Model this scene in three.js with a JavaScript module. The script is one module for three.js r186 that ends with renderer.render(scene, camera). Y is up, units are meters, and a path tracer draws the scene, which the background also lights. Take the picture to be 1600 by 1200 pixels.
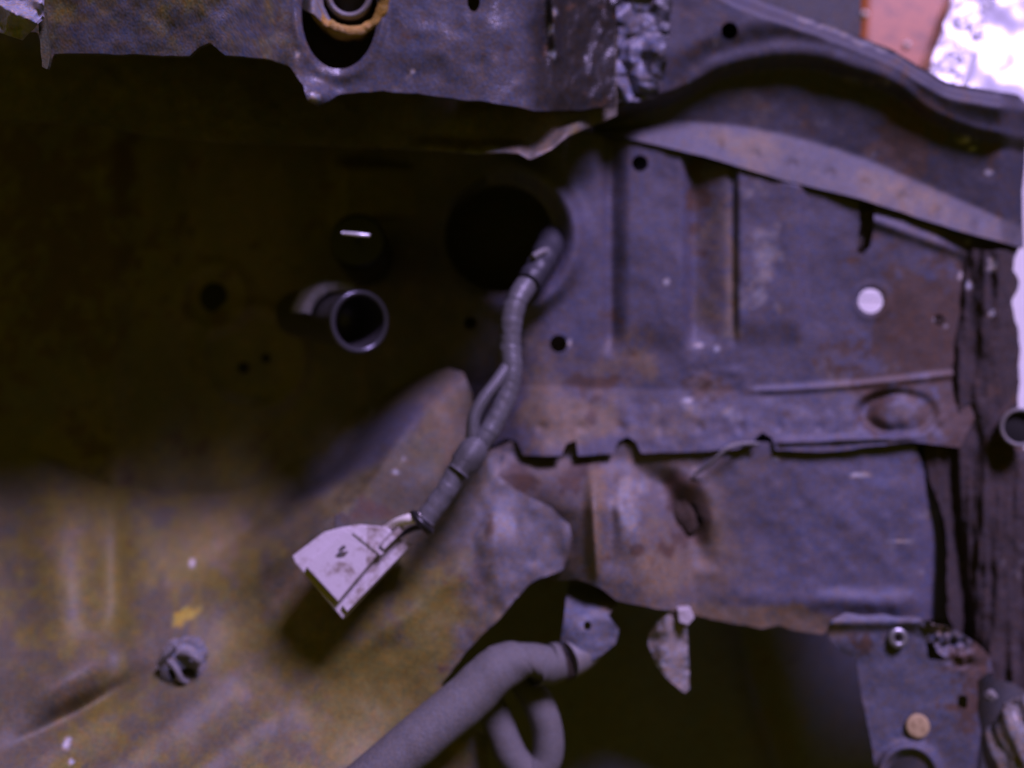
import * as THREE from 'three';
import { mergeGeometries, mergeVertices } from 'three/addons/utils/BufferGeometryUtils.js';
import { RoundedBoxGeometry } from 'three/addons/geometries/RoundedBoxGeometry.js';

// ---------------------------------------------------------------- camera, light, exposure
const scene = new THREE.Scene();
const S = 0.0005, D = 0.86;                       // half a millimetre per photo pixel on the plane z = 0
const camera = new THREE.PerspectiveCamera(2 * Math.atan(600 * S / D) * 180 / Math.PI, 4 / 3, 0.02, 20);
camera.position.set(0, 0, D);
camera.lookAt(0, 0, 0);
camera.focus = 0.71;
camera.userData.fStop = 2.1;
scene.add(camera);

scene.background = new THREE.Color().setRGB(0.058, 0.046, 0.004);   // dim surroundings
const sun = new THREE.DirectionalLight(new THREE.Color().setRGB(0.625, 0.465, 1.0), 4.4);
sun.position.set(0.66, 1.5, 1.0).multiplyScalar(2);
sun.shadow.radius = 36;
sun.castShadow = true;
Object.assign(sun.shadow.camera, { left: -1, right: 1, top: 1, bottom: -1, near: 0.1, far: 8 });
sun.shadow.mapSize.set(2048, 2048);
scene.add(sun, sun.target);

const renderer = new THREE.WebGLRenderer({ antialias: true });
renderer.toneMapping = THREE.LinearToneMapping;
renderer.toneMappingExposure = 1.27;
renderer.shadowMap.enabled = true;
renderer.setSize(1024, 768);

// ---------------------------------------------------------------- helpers
const X = (px, z) => (px - 800) * S * (D - z) / D;
const Y = (py, z) => (600 - py) * S * (D - z) / D;
const V = (px, py, z) => new THREE.Vector3(X(px, z), Y(py, z), z);
const ss = (a, b, x) => { const t = Math.min(1, Math.max(0, (x - a) / (b - a))); return t * t * (3 - 2 * t); };
const ga = (d, w) => Math.exp(-(d / w) * (d / w));
const mix = (a, b, t) => a + (b - a) * t;
const lin = (pts, x) => {
  if (x <= pts[0][0]) return pts[0][1];
  const n = pts.length, sl = (i) => i <= 0 ? (pts[1][1] - pts[0][1]) / (pts[1][0] - pts[0][0]) : i >= n - 1 ? (pts[n - 1][1] - pts[n - 2][1]) / (pts[n - 1][0] - pts[n - 2][0]) : (pts[i + 1][1] - pts[i - 1][1]) / (pts[i + 1][0] - pts[i - 1][0]);
  for (let i = 1; i < n; i++) if (x <= pts[i][0]) { const [xa, ya] = pts[i - 1], [xb, yb] = pts[i], h = xb - xa, t = (x - xa) / h, t2 = t * t, t3 = t2 * t; return (2 * t3 - 3 * t2 + 1) * ya + (t3 - 2 * t2 + t) * h * sl(i - 1) + (3 * t2 - 2 * t3) * yb + (t3 - t2) * h * sl(i); }
  return pts[pts.length - 1][1];
};
function hash(x, y, s) {
  let h = Math.imul(x, 374761393) ^ Math.imul(y, 668265263) ^ Math.imul(s, 2147483647 ^ 1274126177);
  h = Math.imul(h ^ (h >>> 13), 1274126177); h = Math.imul(h ^ (h >>> 16), 2246822519);
  return ((h ^ (h >>> 15)) >>> 0) / 4294967296;
}
function vn(x, y, s) {
  const i = Math.floor(x), j = Math.floor(y), f = x - i, g = y - j, u = f * f * (3 - 2 * f), v = g * g * (3 - 2 * g);
  return mix(mix(hash(i, j, s), hash(i + 1, j, s), u), mix(hash(i, j + 1, s), hash(i + 1, j + 1, s), u), v);
}
function fbm(x, y, s, o = 4) { let a = 0.5, r = 0, n = 0; for (let k = 0; k < o; k++) { r += a * vn(x, y, s + k * 17); n += a; a *= 0.55; x = x * 2.03 + 5.1; y = y * 2.03 + 1.7; } return r / n; }
let seed = 7; const rnd = () => { seed = (Math.imul(seed, 1664525) + 1013904223) >>> 0; return seed / 4294967296; };

function grain(size, tone, chroma, s) {             // tileable fine dirt: tone and hue vary from speck to speck
  const d = new Uint8Array(size * size * 4);
  const wn = (x, y, p, q) => { const i = Math.floor(x), j = Math.floor(y), f = x - i, g = y - j, u = f * f * (3 - 2 * f), v = g * g * (3 - 2 * g), m = (a) => ((a % p) + p) % p;
    return mix(mix(hash(m(i), m(j), q), hash(m(i + 1), m(j), q), u), mix(hash(m(i), m(j + 1), q), hash(m(i + 1), m(j + 1), q), u), v); };
  for (let y = 0; y < size; y++) for (let x = 0; x < size; x++) {
    const u = x / size, v = y / size;
    const t = 0.62 * wn(u * 128, v * 128, 128, s) + 0.28 * wn(u * 56, v * 56, 56, s + 1) + 0.1 * wn(u * 16, v * 16, 16, s + 2);
    const c = 0.7 * wn(u * 110, v * 110, 110, s + 3) + 0.3 * wn(u * 40, v * 40, 40, s + 4) - 0.5;
    const k = 1 - tone * (1 - t) , o = (y * size + x) * 4;
    d[o] = 255 * Math.min(1, k * (1 + chroma * c)); d[o + 1] = 255 * Math.min(1, k); d[o + 2] = 255 * Math.min(1, k * (1 - chroma * 1.5 * c)); d[o + 3] = 255;
  }
  const t = new THREE.DataTexture(d, size, size); t.wrapS = t.wrapT = THREE.RepeatWrapping; t.magFilter = THREE.LinearFilter; t.minFilter = THREE.LinearMipmapLinearFilter; t.generateMipmaps = true; t.needsUpdate = true; return t;
}
const grainA = grain(512, 0.28, 0.30, 3); grainA.colorSpace = THREE.SRGBColorSpace;
const grainFine = grain(512, 0.25, 0.10, 40); grainFine.colorSpace = THREE.SRGBColorSpace;
const bumpA = grain(512, 1, 0, 80);

const grime = (() => { const n = 256, d = new Uint8Array(n * n * 4); for (let y = 0; y < n; y++) for (let x = 0; x < n; x++) { const q = 1 - 0.38 * ss(0.46, 0.8, 0.6 * fbm(x / 36, y / 36, 500, 4) + 0.4 * fbm(x / 9, y / 9, 510, 3)), o = (y * n + x) * 4; d[o] = 255 * q; d[o + 1] = 252 * Math.pow(q, 1.15); d[o + 2] = 246 * Math.pow(q, 1.4); d[o + 3] = 255; } const t = new THREE.DataTexture(d, n, n); t.wrapS = t.wrapT = THREE.RepeatWrapping; t.magFilter = THREE.LinearFilter; t.colorSpace = THREE.SRGBColorSpace; t.needsUpdate = true; return t; })();
const mat = (o) => new THREE.MeshPhysicalMaterial({ side: THREE.DoubleSide, ...o });
const M = {
  sheet: mat({ vertexColors: true, map: grainA, roughness: 0.62, metalness: 0.0, bumpMap: bumpA, bumpScale: 0.0002 }),
  gloss: mat({ vertexColors: true, map: grainA, roughness: 0.34, metalness: 0.0, bumpMap: bumpA, bumpScale: 0.00025 }),
  satin: mat({ vertexColors: true, map: grainA, roughness: 0.46, bumpMap: bumpA, bumpScale: 0.0003 }),
  rough: mat({ vertexColors: true, map: grainA, roughness: 0.9, bumpMap: bumpA, bumpScale: 0.0006 }),
  rubber: mat({ color: new THREE.Color().setRGB(0.15, 0.145, 0.135), map: grainFine, roughness: 0.75, bumpMap: bumpA, bumpScale: 0.00018 }),
  sleeve: mat({ color: new THREE.Color().setRGB(0.135, 0.135, 0.14), map: grainFine, roughness: 0.42, bumpMap: bumpA, bumpScale: 0.00018 }),
  tape: mat({ color: new THREE.Color().setRGB(0.045, 0.045, 0.055), map: grainFine, roughness: 0.5 }),
  black: mat({ color: new THREE.Color().setRGB(0.012, 0.012, 0.012), roughness: 0.35 }),
  blackMatt: mat({ color: new THREE.Color().setRGB(0.012, 0.011, 0.010), roughness: 0.9 }),
  plastic: mat({ color: new THREE.Color().setRGB(0.50, 0.475, 0.51), map: grime, roughness: 0.45, bumpMap: bumpA, bumpScale: 0.0002 }),
  plasticDark: mat({ color: new THREE.Color().setRGB(0.10, 0.085, 0.07), map: grainA, roughness: 0.8 }),
  wire: mat({ color: new THREE.Color().setRGB(0.9, 0.85, 0.78), roughness: 0.4 }),
  steel: mat({ color: new THREE.Color().setRGB(0.42, 0.42, 0.43), metalness: 0.75, roughness: 0.36, map: grainFine }),
  dullSteel: mat({ color: new THREE.Color().setRGB(0.30, 0.29, 0.28), metalness: 0.25, roughness: 0.55, map: grainA, bumpMap: bumpA, bumpScale: 0.0002 }),
  chrome: mat({ color: new THREE.Color().setRGB(0.7, 0.7, 0.72), metalness: 1, roughness: 0.16 }),
  darkSteel: mat({ color: new THREE.Color().setRGB(0.10, 0.10, 0.12), metalness: 0.6, roughness: 0.22 }),
  innerSteel: mat({ color: new THREE.Color().setRGB(0.12, 0.105, 0.09), roughness: 0.8, map: grainA }),
  glintPale: mat({ color: new THREE.Color().setRGB(0.85, 0.85, 0.88), metalness: 0.3, roughness: 0.25 }),
  fitting: mat({ color: new THREE.Color().setRGB(0.035, 0.033, 0.035), roughness: 0.3 }),
  ochre: mat({ color: new THREE.Color().setRGB(0.55, 0.34, 0.06), map: grainA, roughness: 0.55, bumpMap: bumpA, bumpScale: 0.0006 }),
  rust: mat({ color: new THREE.Color().setRGB(0.30, 0.19, 0.075), map: grainA, roughness: 0.85, bumpMap: bumpA, bumpScale: 0.0006 }),
  darkRust: mat({ color: new THREE.Color().setRGB(0.075, 0.05, 0.03), map: grainA, roughness: 0.85, bumpMap: bumpA, bumpScale: 0.0008 }),
  tan: mat({ color: new THREE.Color().setRGB(0.46, 0.36, 0.19), map: grime, roughness: 0.7 }),
  orange: mat({ color: new THREE.Color().setRGB(0.46, 0.135, 0.02), map: grime, roughness: 0.45 }),
  film: mat({ color: new THREE.Color().setRGB(0.80, 0.78, 0.76), roughness: 0.16, clearcoat: 1, clearcoatRoughness: 0.08 }),
  white: mat({ color: new THREE.Color().setRGB(0.85, 0.84, 0.80), roughness: 0.8, map: grainFine }),
};

function numbered(name) { numbered.n ??= {}; const k = numbered.n[name] = (numbered.n[name] ?? -1) + 1; return k ? `${name}_${String(k).padStart(3, '0')}` : name; }
function thing(name, label, category, group) {
  const g = new THREE.Group(); g.name = numbered(name); g.userData = { label, category }; if (group) g.userData.group = group; scene.add(g); return g;
}
function part(name, geo, m, parent, label) {
  const o = new THREE.Mesh(geo, m); o.name = name; o.castShadow = o.receiveShadow = true; if (label) o.userData.label = label; parent.add(o); return o;
}
function settle(g) {                                // move the group's origin to the base of what it holds
  const b = new THREE.Box3().setFromObject(g), c = b.getCenter(new THREE.Vector3()); c.y = b.min.y;
  g.position.copy(c); for (const k of g.children) k.position.sub(c);
}
function boxUV(geo, k = 9) {                        // uv in world size
  const p = geo.attributes.position, n = geo.attributes.normal, uv = new Float32Array(p.count * 2);
  for (let i = 0; i < p.count; i++) { const ax = Math.abs(n.getX(i)), ay = Math.abs(n.getY(i)), az = Math.abs(n.getZ(i)); let a, b;
    if (az >= ax && az >= ay) { a = p.getX(i); b = p.getY(i); } else if (ax >= ay) { a = p.getZ(i); b = p.getY(i); } else { a = p.getX(i); b = p.getZ(i); }
    uv[2 * i] = a * k; uv[2 * i + 1] = b * k; }
  geo.setAttribute('uv', new THREE.BufferAttribute(uv, 2)); return geo;
}
// an uneven, torn outline
function torn(pts, amp, s, step = 9, open = false) {
  const out = []; const n = pts.length;
  for (let i = 0; i < n; i++) {
    const a = pts[i], b = pts[(i + 1) % n], L = Math.hypot(b[0] - a[0], b[1] - a[1]), k = Math.max(1, Math.round(L / step)), nx = -(b[1] - a[1]) / (L || 1), ny = (b[0] - a[0]) / (L || 1);
    for (let j = 0; j < k; j++) { const t = j / k, x = mix(a[0], b[0], t), y = mix(a[1], b[1], t), d = (fbm(x / 26, y / 26, s, 3) - 0.5) * 2 * amp; out.push([x + nx * d, y + ny * d]); }
  }
  return out;
}
const ring = (cx, cy, rx, ry = rx, n = 28, a = 0, w = 0) => Array.from({ length: n }, (_, i) => { const t = i / n * 6.28318, q = 1 + w * (vn(i * 0.9, cx, 5) - 0.5), u = Math.cos(t) * rx * q, v = Math.sin(t) * ry * q; return [cx + u * Math.cos(a) - v * Math.sin(a), cy + u * Math.sin(a) + v * Math.cos(a)]; });
function inside(poly, x, y) { let c = false; for (let i = 0, j = poly.length - 1; i < poly.length; j = i++) { const a = poly[i], b = poly[j]; if ((a[1] > y) !== (b[1] > y) && x < (b[0] - a[0]) * (y - a[1]) / (b[1] - a[1]) + a[0]) c = !c; } return c; }
function nearest(loops, x, y) {
  let best = 1e9, bx = x, by = y;
  for (const l of loops) for (let i = 0, j = l.length - 1; i < l.length; j = i++) {
    const a = l[j], b = l[i]; if (Math.min(a[0], b[0]) - 12 > x || Math.max(a[0], b[0]) + 12 < x) continue;
    const dx = b[0] - a[0], dy = b[1] - a[1], L = dx * dx + dy * dy; const t = L ? Math.min(1, Math.max(0, ((x - a[0]) * dx + (y - a[1]) * dy) / L)) : 0;
    const qx = a[0] + t * dx, qy = a[1] + t * dy, d = (qx - x) ** 2 + (qy - y) ** 2; if (d < best) { best = d; bx = qx; by = qy; }
  }
  return [Math.sqrt(best), bx, by];
}
// pressed sheet metal: an outline with holes, a depth z(x, y), a real thickness and a colour for each point
function sheetGeo({ outline, holes = [], z, t = 0.0016, cell = 4, color }) {
  let x0 = 1e9, x1 = -1e9, y0 = 1e9, y1 = -1e9; for (const [x, y] of outline) { x0 = Math.min(x0, x); x1 = Math.max(x1, x); y0 = Math.min(y0, y); y1 = Math.max(y1, y); }
  const nx = Math.ceil((x1 - x0) / cell) + 1, ny = Math.ceil((y1 - y0) / cell) + 1, loops = [outline, ...holes];
  const keep = new Uint8Array(nx * ny), id = new Int32Array((nx + 1) * (ny + 1)).fill(-1), pos = [];
  for (let j = 0; j < ny; j++) { 
    const y = y0 + (j + 0.5) * cell;
    for (let i = 0; i < nx; i++) { const x = x0 + (i + 0.5) * cell; if (inside(outline, x, y) && !holes.some((h) => inside(h, x, y))) keep[j * nx + i] = 1; }
  }
  const K = (i, j) => i >= 0 && j >= 0 && i < nx && j < ny && keep[j * nx + i];
  const vid = (i, j) => {
    const k = j * (nx + 1) + i; if (id[k] >= 0) return id[k];
    let x = x0 + i * cell, y = y0 + j * cell;
    if (!(K(i - 1, j - 1) && K(i, j - 1) && K(i - 1, j) && K(i, j))) { const [, qx, qy] = nearest(loops, x, y); x = qx; y = qy; }
    id[k] = pos.length; pos.push([x, y]); return id[k];
  };
  const tri = [], rim = [];
  for (let j = 0; j < ny; j++) for (let i = 0; i < nx; i++) if (K(i, j)) {
    const a = vid(i, j), b = vid(i + 1, j), c = vid(i + 1, j + 1), d = vid(i, j + 1); tri.push(a, d, b, b, d, c);
    if (!K(i, j - 1)) rim.push([b, a]); if (!K(i, j + 1)) rim.push([d, c]); if (!K(i - 1, j)) rim.push([a, d]); if (!K(i + 1, j)) rim.push([c, b]);
  }
  const n = pos.length, P = [], C = [], U = [];
  for (let back = 0; back < 2; back++) for (const [x, y] of pos) {
    const zz = z(x, y), q = V(x, y, zz); P.push(q.x, q.y, q.z - back * t); const c = color(x, y); C.push(c[0], c[1], c[2]); U.push(q.x * 8, (q.y - q.z * 0.7) * 8);
  }
  const idx = tri.slice(); for (let i = 0; i < tri.length; i += 3) idx.push(tri[i] + n, tri[i + 2] + n, tri[i + 1] + n);
  for (const [a, b] of rim) { const s = P.length / 3; for (const v of [a, b, a + n, b + n]) { P.push(P[3 * v], P[3 * v + 1], P[3 * v + 2]); C.push(C[3 * v], C[3 * v + 1], C[3 * v + 2]); U.push(U[2 * v], U[2 * v + 1] + (v >= n ? 0.01 : 0)); } idx.push(s, s + 1, s + 2, s + 1, s + 3, s + 2); }
  const g = new THREE.BufferGeometry(); g.setAttribute('position', new THREE.Float32BufferAttribute(P, 3)); g.setAttribute('color', new THREE.Float32BufferAttribute(C, 3)); g.setAttribute('uv', new THREE.Float32BufferAttribute(U, 2)); g.setIndex(idx); g.computeVertexNormals(); return g;
}
const sheet = (name, parent, o, label) => part(name, sheetGeo(o), o.mat ?? M.sheet, parent, label);

// weathered paint: base coat, some painted light and shade, rust that breaks out in patches, mud, placed stains and chips
const RUST = [0.25, 0.185, 0.105], DEEP = [0.105, 0.062, 0.04], MUD = [0.22, 0.18, 0.022], PALE = [0.36, 0.34, 0.33];
function paint({ base = [0.2, 0.2, 0.2], s = 1, th = 0.6, mud = 2, deep = 0.66, stainsAndTones = [], chipsAndGlints = [], streak = 1 }) {
  return (x, y) => {
    const wx = x + (fbm(x / 40, y / 40, s + 90, 3) - 0.5) * 36, wy = y + (fbm(x / 40, y / 40, s + 120, 3) - 0.5) * 36;
    const n = 0.5 * fbm(wx / 120, wy / (120 * streak), s, 3) + 0.32 * fbm(x / 34, y / (34 * streak), s + 9, 3) + 0.18 * fbm(x / 9, y / 9, s + 21, 2);
    const m = 0.55 * fbm(wx / 90, wy / 90, s + 40, 3) + 0.45 * fbm(x / 16, y / 16, s + 50, 3);
    const k = 0.55 * fbm(wx / 50, wy / 50, s + 60, 4) + 0.45 * fbm(x / 12, y / 12, s + 70, 3);
    let R = 0, Dp = 0, Mu = 0, Pa = 0, Ye = 0, ShadeBlue = 0;
    for (const [kind, cx, cy, rx, ry, a = 0, w = 1] of stainsAndTones) {
      const dx = wx - cx, dy = wy - cy, u = (dx * Math.cos(a) + dy * Math.sin(a)) / rx, v = (-dx * Math.sin(a) + dy * Math.cos(a)) / ry, q = w * 0.3 * Math.exp(-(u * u + v * v));
      if (kind === 'r') R += q; else if (kind === 'd') Dp += q; else if (kind === 'm') Mu += q; else if (kind === 'y') Ye += q; else if (kind === 'b') ShadeBlue += q; else Pa += q;
    }
    const tone = 0.72 + 0.56 * fbm(wx / 150, wy / 150, s + 80, 3);
    const c = base.map((b) => b * tone);
    const lay = (col, q) => { for (let i = 0; i < 3; i++) c[i] = mix(c[i], col[i] * (0.75 + 0.5 * k), q); };
    lay(PALE, 0.85 * ss(0.70, 0.95, m + Pa));
    lay(RUST, 0.85 * ss(th - 0.05, th + 0.28, n + R));
    lay(MUD, 0.85 * ss(mud - 0.12, mud + 0.28, m + Mu));
    if (ShadeBlue) lay([0.125, 0.12, 0.175], 0.85 * ss(0.10, 0.34, ShadeBlue + (m - 0.5) * 0.3));  // bluish penumbra of the shadow edge painted into the coat
    if (Ye) lay([0.50, 0.40, 0.04], 0.85 * ss(0.12, 0.26, Ye + (k - 0.5) * 0.4));
    lay(DEEP, 0.9 * ss(deep, deep + 0.14, k + Dp));
    for (const [cx, cy, r, ry = r] of chipsAndGlints) { const d = Math.hypot((x - cx) / r, (y - cy) / ry) + (fbm(x / 7, y / 7, 5, 2) - 0.5) * 1.1; lay([0.75, 0.73, 0.72], 0.75 * ss(1.1, 0.3, d)); }
    return c;
  };
}
const blendX = (a, b, p, o) => { const q = paint(o); return (x, y) => { const k = ss(a, b, (a < 0 ? -x : x) + (fbm(x / 30, y / 30, 6, 3) - 0.5) * 120), u = p(x, y), v = q(x, y); return u.map((m, i) => mix(m, v[i], k)); }; };
// tube through [px, py, z, radius in px] points
function tubeGeo(pts, { seg = 90, rad = 22, bump = 0, ridge = 0, freq = 0, s = 1, cap = true } = {}) {
  const c = new THREE.CatmullRomCurve3(pts.map(([x, y, z]) => V(x, y, z)), false, 'centripetal'), rs = pts.map((p) => p[3] * S);
  const fr = c.computeFrenetFrames(seg, false), P = [], U = [], idx = [];
  for (let i = 0; i <= seg; i++) {
    const t = i / seg, p = c.getPoint(t), f = t * (rs.length - 1), a = Math.min(rs.length - 2, Math.floor(f)), r = mix(rs[a], rs[a + 1], ss(0, 1, f - a));
    for (let j = 0; j <= rad; j++) {
      const th = j / rad * 6.28318, w = r * (1 + bump * (fbm(t * seg * 0.12, Math.cos(th) * 1.2 + 3, s, 3) - 0.5) + ridge * Math.sin(t * freq * 6.28318 + th));
      P.push(p.x + w * (Math.cos(th) * fr.normals[i].x + Math.sin(th) * fr.binormals[i].x), p.y + w * (Math.cos(th) * fr.normals[i].y + Math.sin(th) * fr.binormals[i].y), p.z + w * (Math.cos(th) * fr.normals[i].z + Math.sin(th) * fr.binormals[i].z)); U.push(j / rad * 0.8, t * 4);
    }
  }
  for (let i = 0; i < seg; i++) for (let j = 0; j < rad; j++) { const a = i * (rad + 1) + j, b = a + rad + 1; idx.push(a, b, a + 1, b, b + 1, a + 1); }
  if (cap) for (const e of [0, seg]) { const q = c.getPoint(e / seg), k = P.length / 3; P.push(q.x, q.y, q.z); U.push(0, 0); for (let j = 0; j < rad; j++) { const a = e * (rad + 1) + j; idx.push(...(e ? [k, a, a + 1] : [k, a + 1, a])); } }
  const g = new THREE.BufferGeometry(); g.setAttribute('position', new THREE.Float32BufferAttribute(P, 3)); g.setAttribute('uv', new THREE.Float32BufferAttribute(U, 2)); g.setIndex(idx); g.computeVertexNormals(); return g;
}
function lathe(profile, at, dir, n = 40) {          // profile [r px, h px] turned about dir
  const g = new THREE.LatheGeometry(profile.map(([r, h]) => new THREE.Vector2(r * S, h * S)), n);
  g.applyQuaternion(new THREE.Quaternion().setFromUnitVectors(new THREE.Vector3(0, 1, 0), new THREE.Vector3(...dir).normalize())); g.translate(at.x, at.y, at.z); return g;
}
function rough(g, amp, f) { const p = g.attributes.position, q = new THREE.Vector3(); for (let i = 0; i < p.count; i++) { q.fromBufferAttribute(p, i); const k = (a) => (fbm((q.x + a) * f * 14, (q.y + q.z) * f * 14, 77 + a, 3) - 0.5) * amp; p.setXYZ(i, q.x + k(1), q.y + k(2), q.z + k(3)); } g.computeVertexNormals(); return g; }
function plate(poly, z0, depth, bevel = 1.2) {       // solid piece from a px outline, top face at z0 + depth
  const sh = new THREE.Shape(poly.map(([x, y]) => new THREE.Vector2(X(x, z0), Y(y, z0)))); const b = bevel * S;
  const g = new THREE.ExtrudeGeometry(sh, { depth: depth - 2 * b, bevelEnabled: true, bevelSize: b, bevelThickness: b, bevelOffset: -b, bevelSegments: 2, steps: 1 }); g.translate(0, 0, z0 + b); return boxUV(g);
}

// ---------------------------------------------------------------- car body: welded panels
const body = thing('car_body', 'rusty grey sheet metal car body stripped bare, pressed panels with round holes', 'car body');

// firewall, set back on the left
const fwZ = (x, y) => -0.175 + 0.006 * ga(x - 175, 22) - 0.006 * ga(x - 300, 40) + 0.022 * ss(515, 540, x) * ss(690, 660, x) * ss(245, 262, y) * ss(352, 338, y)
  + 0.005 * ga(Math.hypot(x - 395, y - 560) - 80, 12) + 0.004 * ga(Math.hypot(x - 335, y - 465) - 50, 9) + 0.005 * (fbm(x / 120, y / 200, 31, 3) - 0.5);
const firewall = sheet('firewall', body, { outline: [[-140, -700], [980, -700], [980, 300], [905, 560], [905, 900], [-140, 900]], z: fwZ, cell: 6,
  color: paint({ base: [0.15, 0.13, 0.06], s: 11, th: 0.5, mud: 0.5, deep: 0.6, streak: 3, stainsAndTones: [['m', 590, 300, 80, 60], ['d', 60, 300, 160, 260], ['r', 420, 420, 120, 200]] }) }, 'dark dirty firewall behind the wheel arch');

for (const [x, y, r] of [[335, 465, 28], [415, 560, 9], [380, 575, 11]]) part('dark_hole_disc', lathe([[0, 3], [r * 0.8, 3], [r, 0], [r, -3], [0, -3]], V(x, y, fwZ(x, y) + 0.001), [0, 0, 1], 28), M.blackMatt, firewall);  // added black discs imitate the shade of open holes

// inner wing panel with vertical pressings
const seam = (x) => lin([[900, 200], [940, 207], [970, 214], [1100, 244], [1230, 283], [1350, 312], [1480, 355], [1620, 396]], x);
const crease = (x) => lin([[600, 600], [830, 602], [1170, 610], [1330, 602], [1520, 582], [1600, 575]], x);
const ifZ = (x, y) => {
  const r = Math.hypot(x - 785, y - 372);
  let z = -0.055 - ss(860, 590, x) * 0.112 + 0.010 * ga(r - 114, 17) * ss(740, 850, x) - 0.006 * ss(104, 84, r);
  const dn = ss(565, 520, y);
  z += -0.007 * ga(x - 954, 12) * dn;
  z += (-0.011 + 0.010 * ss(1082, 1140, x)) * ss(1066, 1086, x) * ss(1154, 1140, x) * ss(560, 500, y) - 0.002 * ga(x - 1147, 6) * dn;
  z += 0.004 * ss(1143, 1156, x) * ss(1262, 1246, x) * ss(545, 495, y);
  z += 0.0035 * ss(965, 985, x) * ss(1076, 1060, x) * ss(560, 500, y);
  const c = y - crease(x);
  z += c > 0 ? Math.min(c, 130) * S * 0.26 : 0;
  z += 0.003 * ga(c, 5) * ss(1150, 1200, x);
  z += 0.004 * ga(y - lin([[1200, 692], [1300, 688], [1425, 682]], x), 4) * ss(1205, 1225, x) * ss(1440, 1410, x);
  const e = Math.hypot((x - 1402) / 62, (y - 646) / 36);
  z += (-0.009 * ss(1.15, 0.85, e) + 0.007 * ss(0.85, 0.4, e)) * (0.35 + 0.65 * ss(1430, 1350, x));
  z -= 0.012 * ss(1440, 1560, x);
  z -= 0.008 * ss(seam(x) + 3, seam(x) - 8, y);
  z += 0.0035 * ga(y - lin([[1340, 335], [1480, 385], [1600, 425]], x), 10) * ss(1330, 1370, x);
  z += 0.004 * (fbm(x / 70, y / 90, 51, 3) - 0.5) + 0.0006 * (fbm(x / 22, y / 22, 52, 2) - 0.5);
  { const k = Math.round((x - 40) / 62) * 62 + 40; z -= 0.0016 * ga(Math.hypot(x - k, y - 668), 8) * ss(800, 830, x); }
  z += 0.0008 * ga(Math.hypot(x - 1361, y - 470) - 26, 6);
  z += 0.003 * (fbm(x / 40, y / 40, 58, 3) - 0.5) * ss(590, 640, y) + 0.004 * (fbm(x / 30, y / 26, 59, 3) - 0.5) * ga(x - 1110, 60) * ga(y - 590, 60);
  return z;
};
const ifOut = [[575, 200], [760, 195], [900, 185], [960, 198], [1100, 228], [1230, 266], [1350, 295], [1480, 338], [1600, 376], [1570, 430], [1545, 560], [1530, 640], [1500, 700], [1425, 690], [1360, 698], [1290, 706], [1212, 703],
  [1206, 684], [1192, 676], [1180, 684], [1177, 700], [1100, 705], [1002, 709], [994, 690], [980, 682], [966, 690], [958, 709], [904, 712], [900, 688], [884, 694], [878, 712], [818, 711], [808, 690], [792, 684], [760, 700], [690, 720], [575, 740]];
const innerWing = sheet('inner_wing', body, { outline: torn(ifOut, 1.4, 61, 7), t: 0.0026, holes: [ring(785, 372, 81, 84), ring(1000, 255, 13), ring(873, 537, 14), ring(735, 505, 10.5), ring(1361, 470, 20.5, 19.5), ring(1468, 500, 9, 9, 20, 0, 0.3),
    torn([[1342, 316], [1366, 316], [1366, 350], [1360, 386], [1350, 398], [1338, 396], [1342, 360]], 3.5, 5, 5)], z: ifZ, cell: 3.2,
  color: blendX(620, 830, paint({ base: [0.13, 0.115, 0.075], s: 23, th: 0.56, mud: 0.62 }), { base: [0.118, 0.108, 0.148], s: 21, th: 0.63, deep: 0.69, chipsAndGlints: [[1094, 540, 9, 5], [1120, 545, 6], [889, 535, 5, 8], [1042, 440, 5, 8], [1075, 627, 9, 6], [1500, 430, 5, 9], [1512, 378, 5], [1462, 500, 5], [1478, 510, 4]],
    stainsAndTones: [['r', 850, 580, 60, 70, 0, 1.2], ['r', 1000, 560, 60, 40, 0, 0.9], ['r', 880, 660, 80, 40, 0, 0.9], ['p', 1110, 650, 60, 30, 0, 0.7], ['d', 940, 600, 40, 14, 0, 1.0], ['d', 925, 650, 8, 30, 0, 1.2], ['d', 1090, 330, 14, 190, 0, 0.9], ['d', 1060, 600, 20, 16, 0, 0.9], ['d', 955, 480, 20, 80, 0, 0.5], ['r', 1140, 440, 10, 160, 0, 1.0], ['r', 1110, 400, 26, 170, 0, 0.5], ['r', 920, 650, 50, 40], ['p', 960, 620, 40, 22, 0, 0.9], ['p', 1060, 630, 40, 14], ['p', 1200, 400, 44, 110, 0, 1.0], ['r', 1200, 320, 60, 60, 0, 0.7],  // includes a narrow dark band down the channel
      ['d', 1120, 605, 55, 30, 0, 1.1], ['d', 1400, 560, 120, 130, 0, 0.8], ['d', 1360, 640, 14, 40, 0, 1.2], ['r', 1050, 665, 60, 30], ['d', 1500, 600, 80, 200, 0, 1.3], ['d', 1420, 470, 60, 50, 0, 0.6], ['r', 1090, 600, 60, 30], ['d', 900, 590, 20, 10, 0, 0.9]] }) }, 'grey inner wing panel with vertical pressings, round holes and a notched lower lip');  // darker towards the right side
part('plug', lathe([[0, -4], [12, -4], [12, 2], [8, 5], [0, 5]], V(1468, 500, ifZ(1468, 500) - 0.004), [0, 0.1, 1], 20), M.darkRust, innerWing);  // dark brown filler added so the open hole reads dark
part('hole_blocker', lathe([[100, 30], [100, -110], [0, -112]], V(785, 372, -0.105), [0, 0, 1], 40), M.innerSteel, body);  // closed cup added behind the hole to keep light out
// plate added behind the inner wing so its holes read dark
sheet('wing_blocker', body, { outline: [[935, 120], [1270, 120], [1290, 740], [935, 740]], z: (x, y) => -0.118, cell: 14, color: paint({ base: [0.12, 0.115, 0.12], s: 300 }) });

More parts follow.
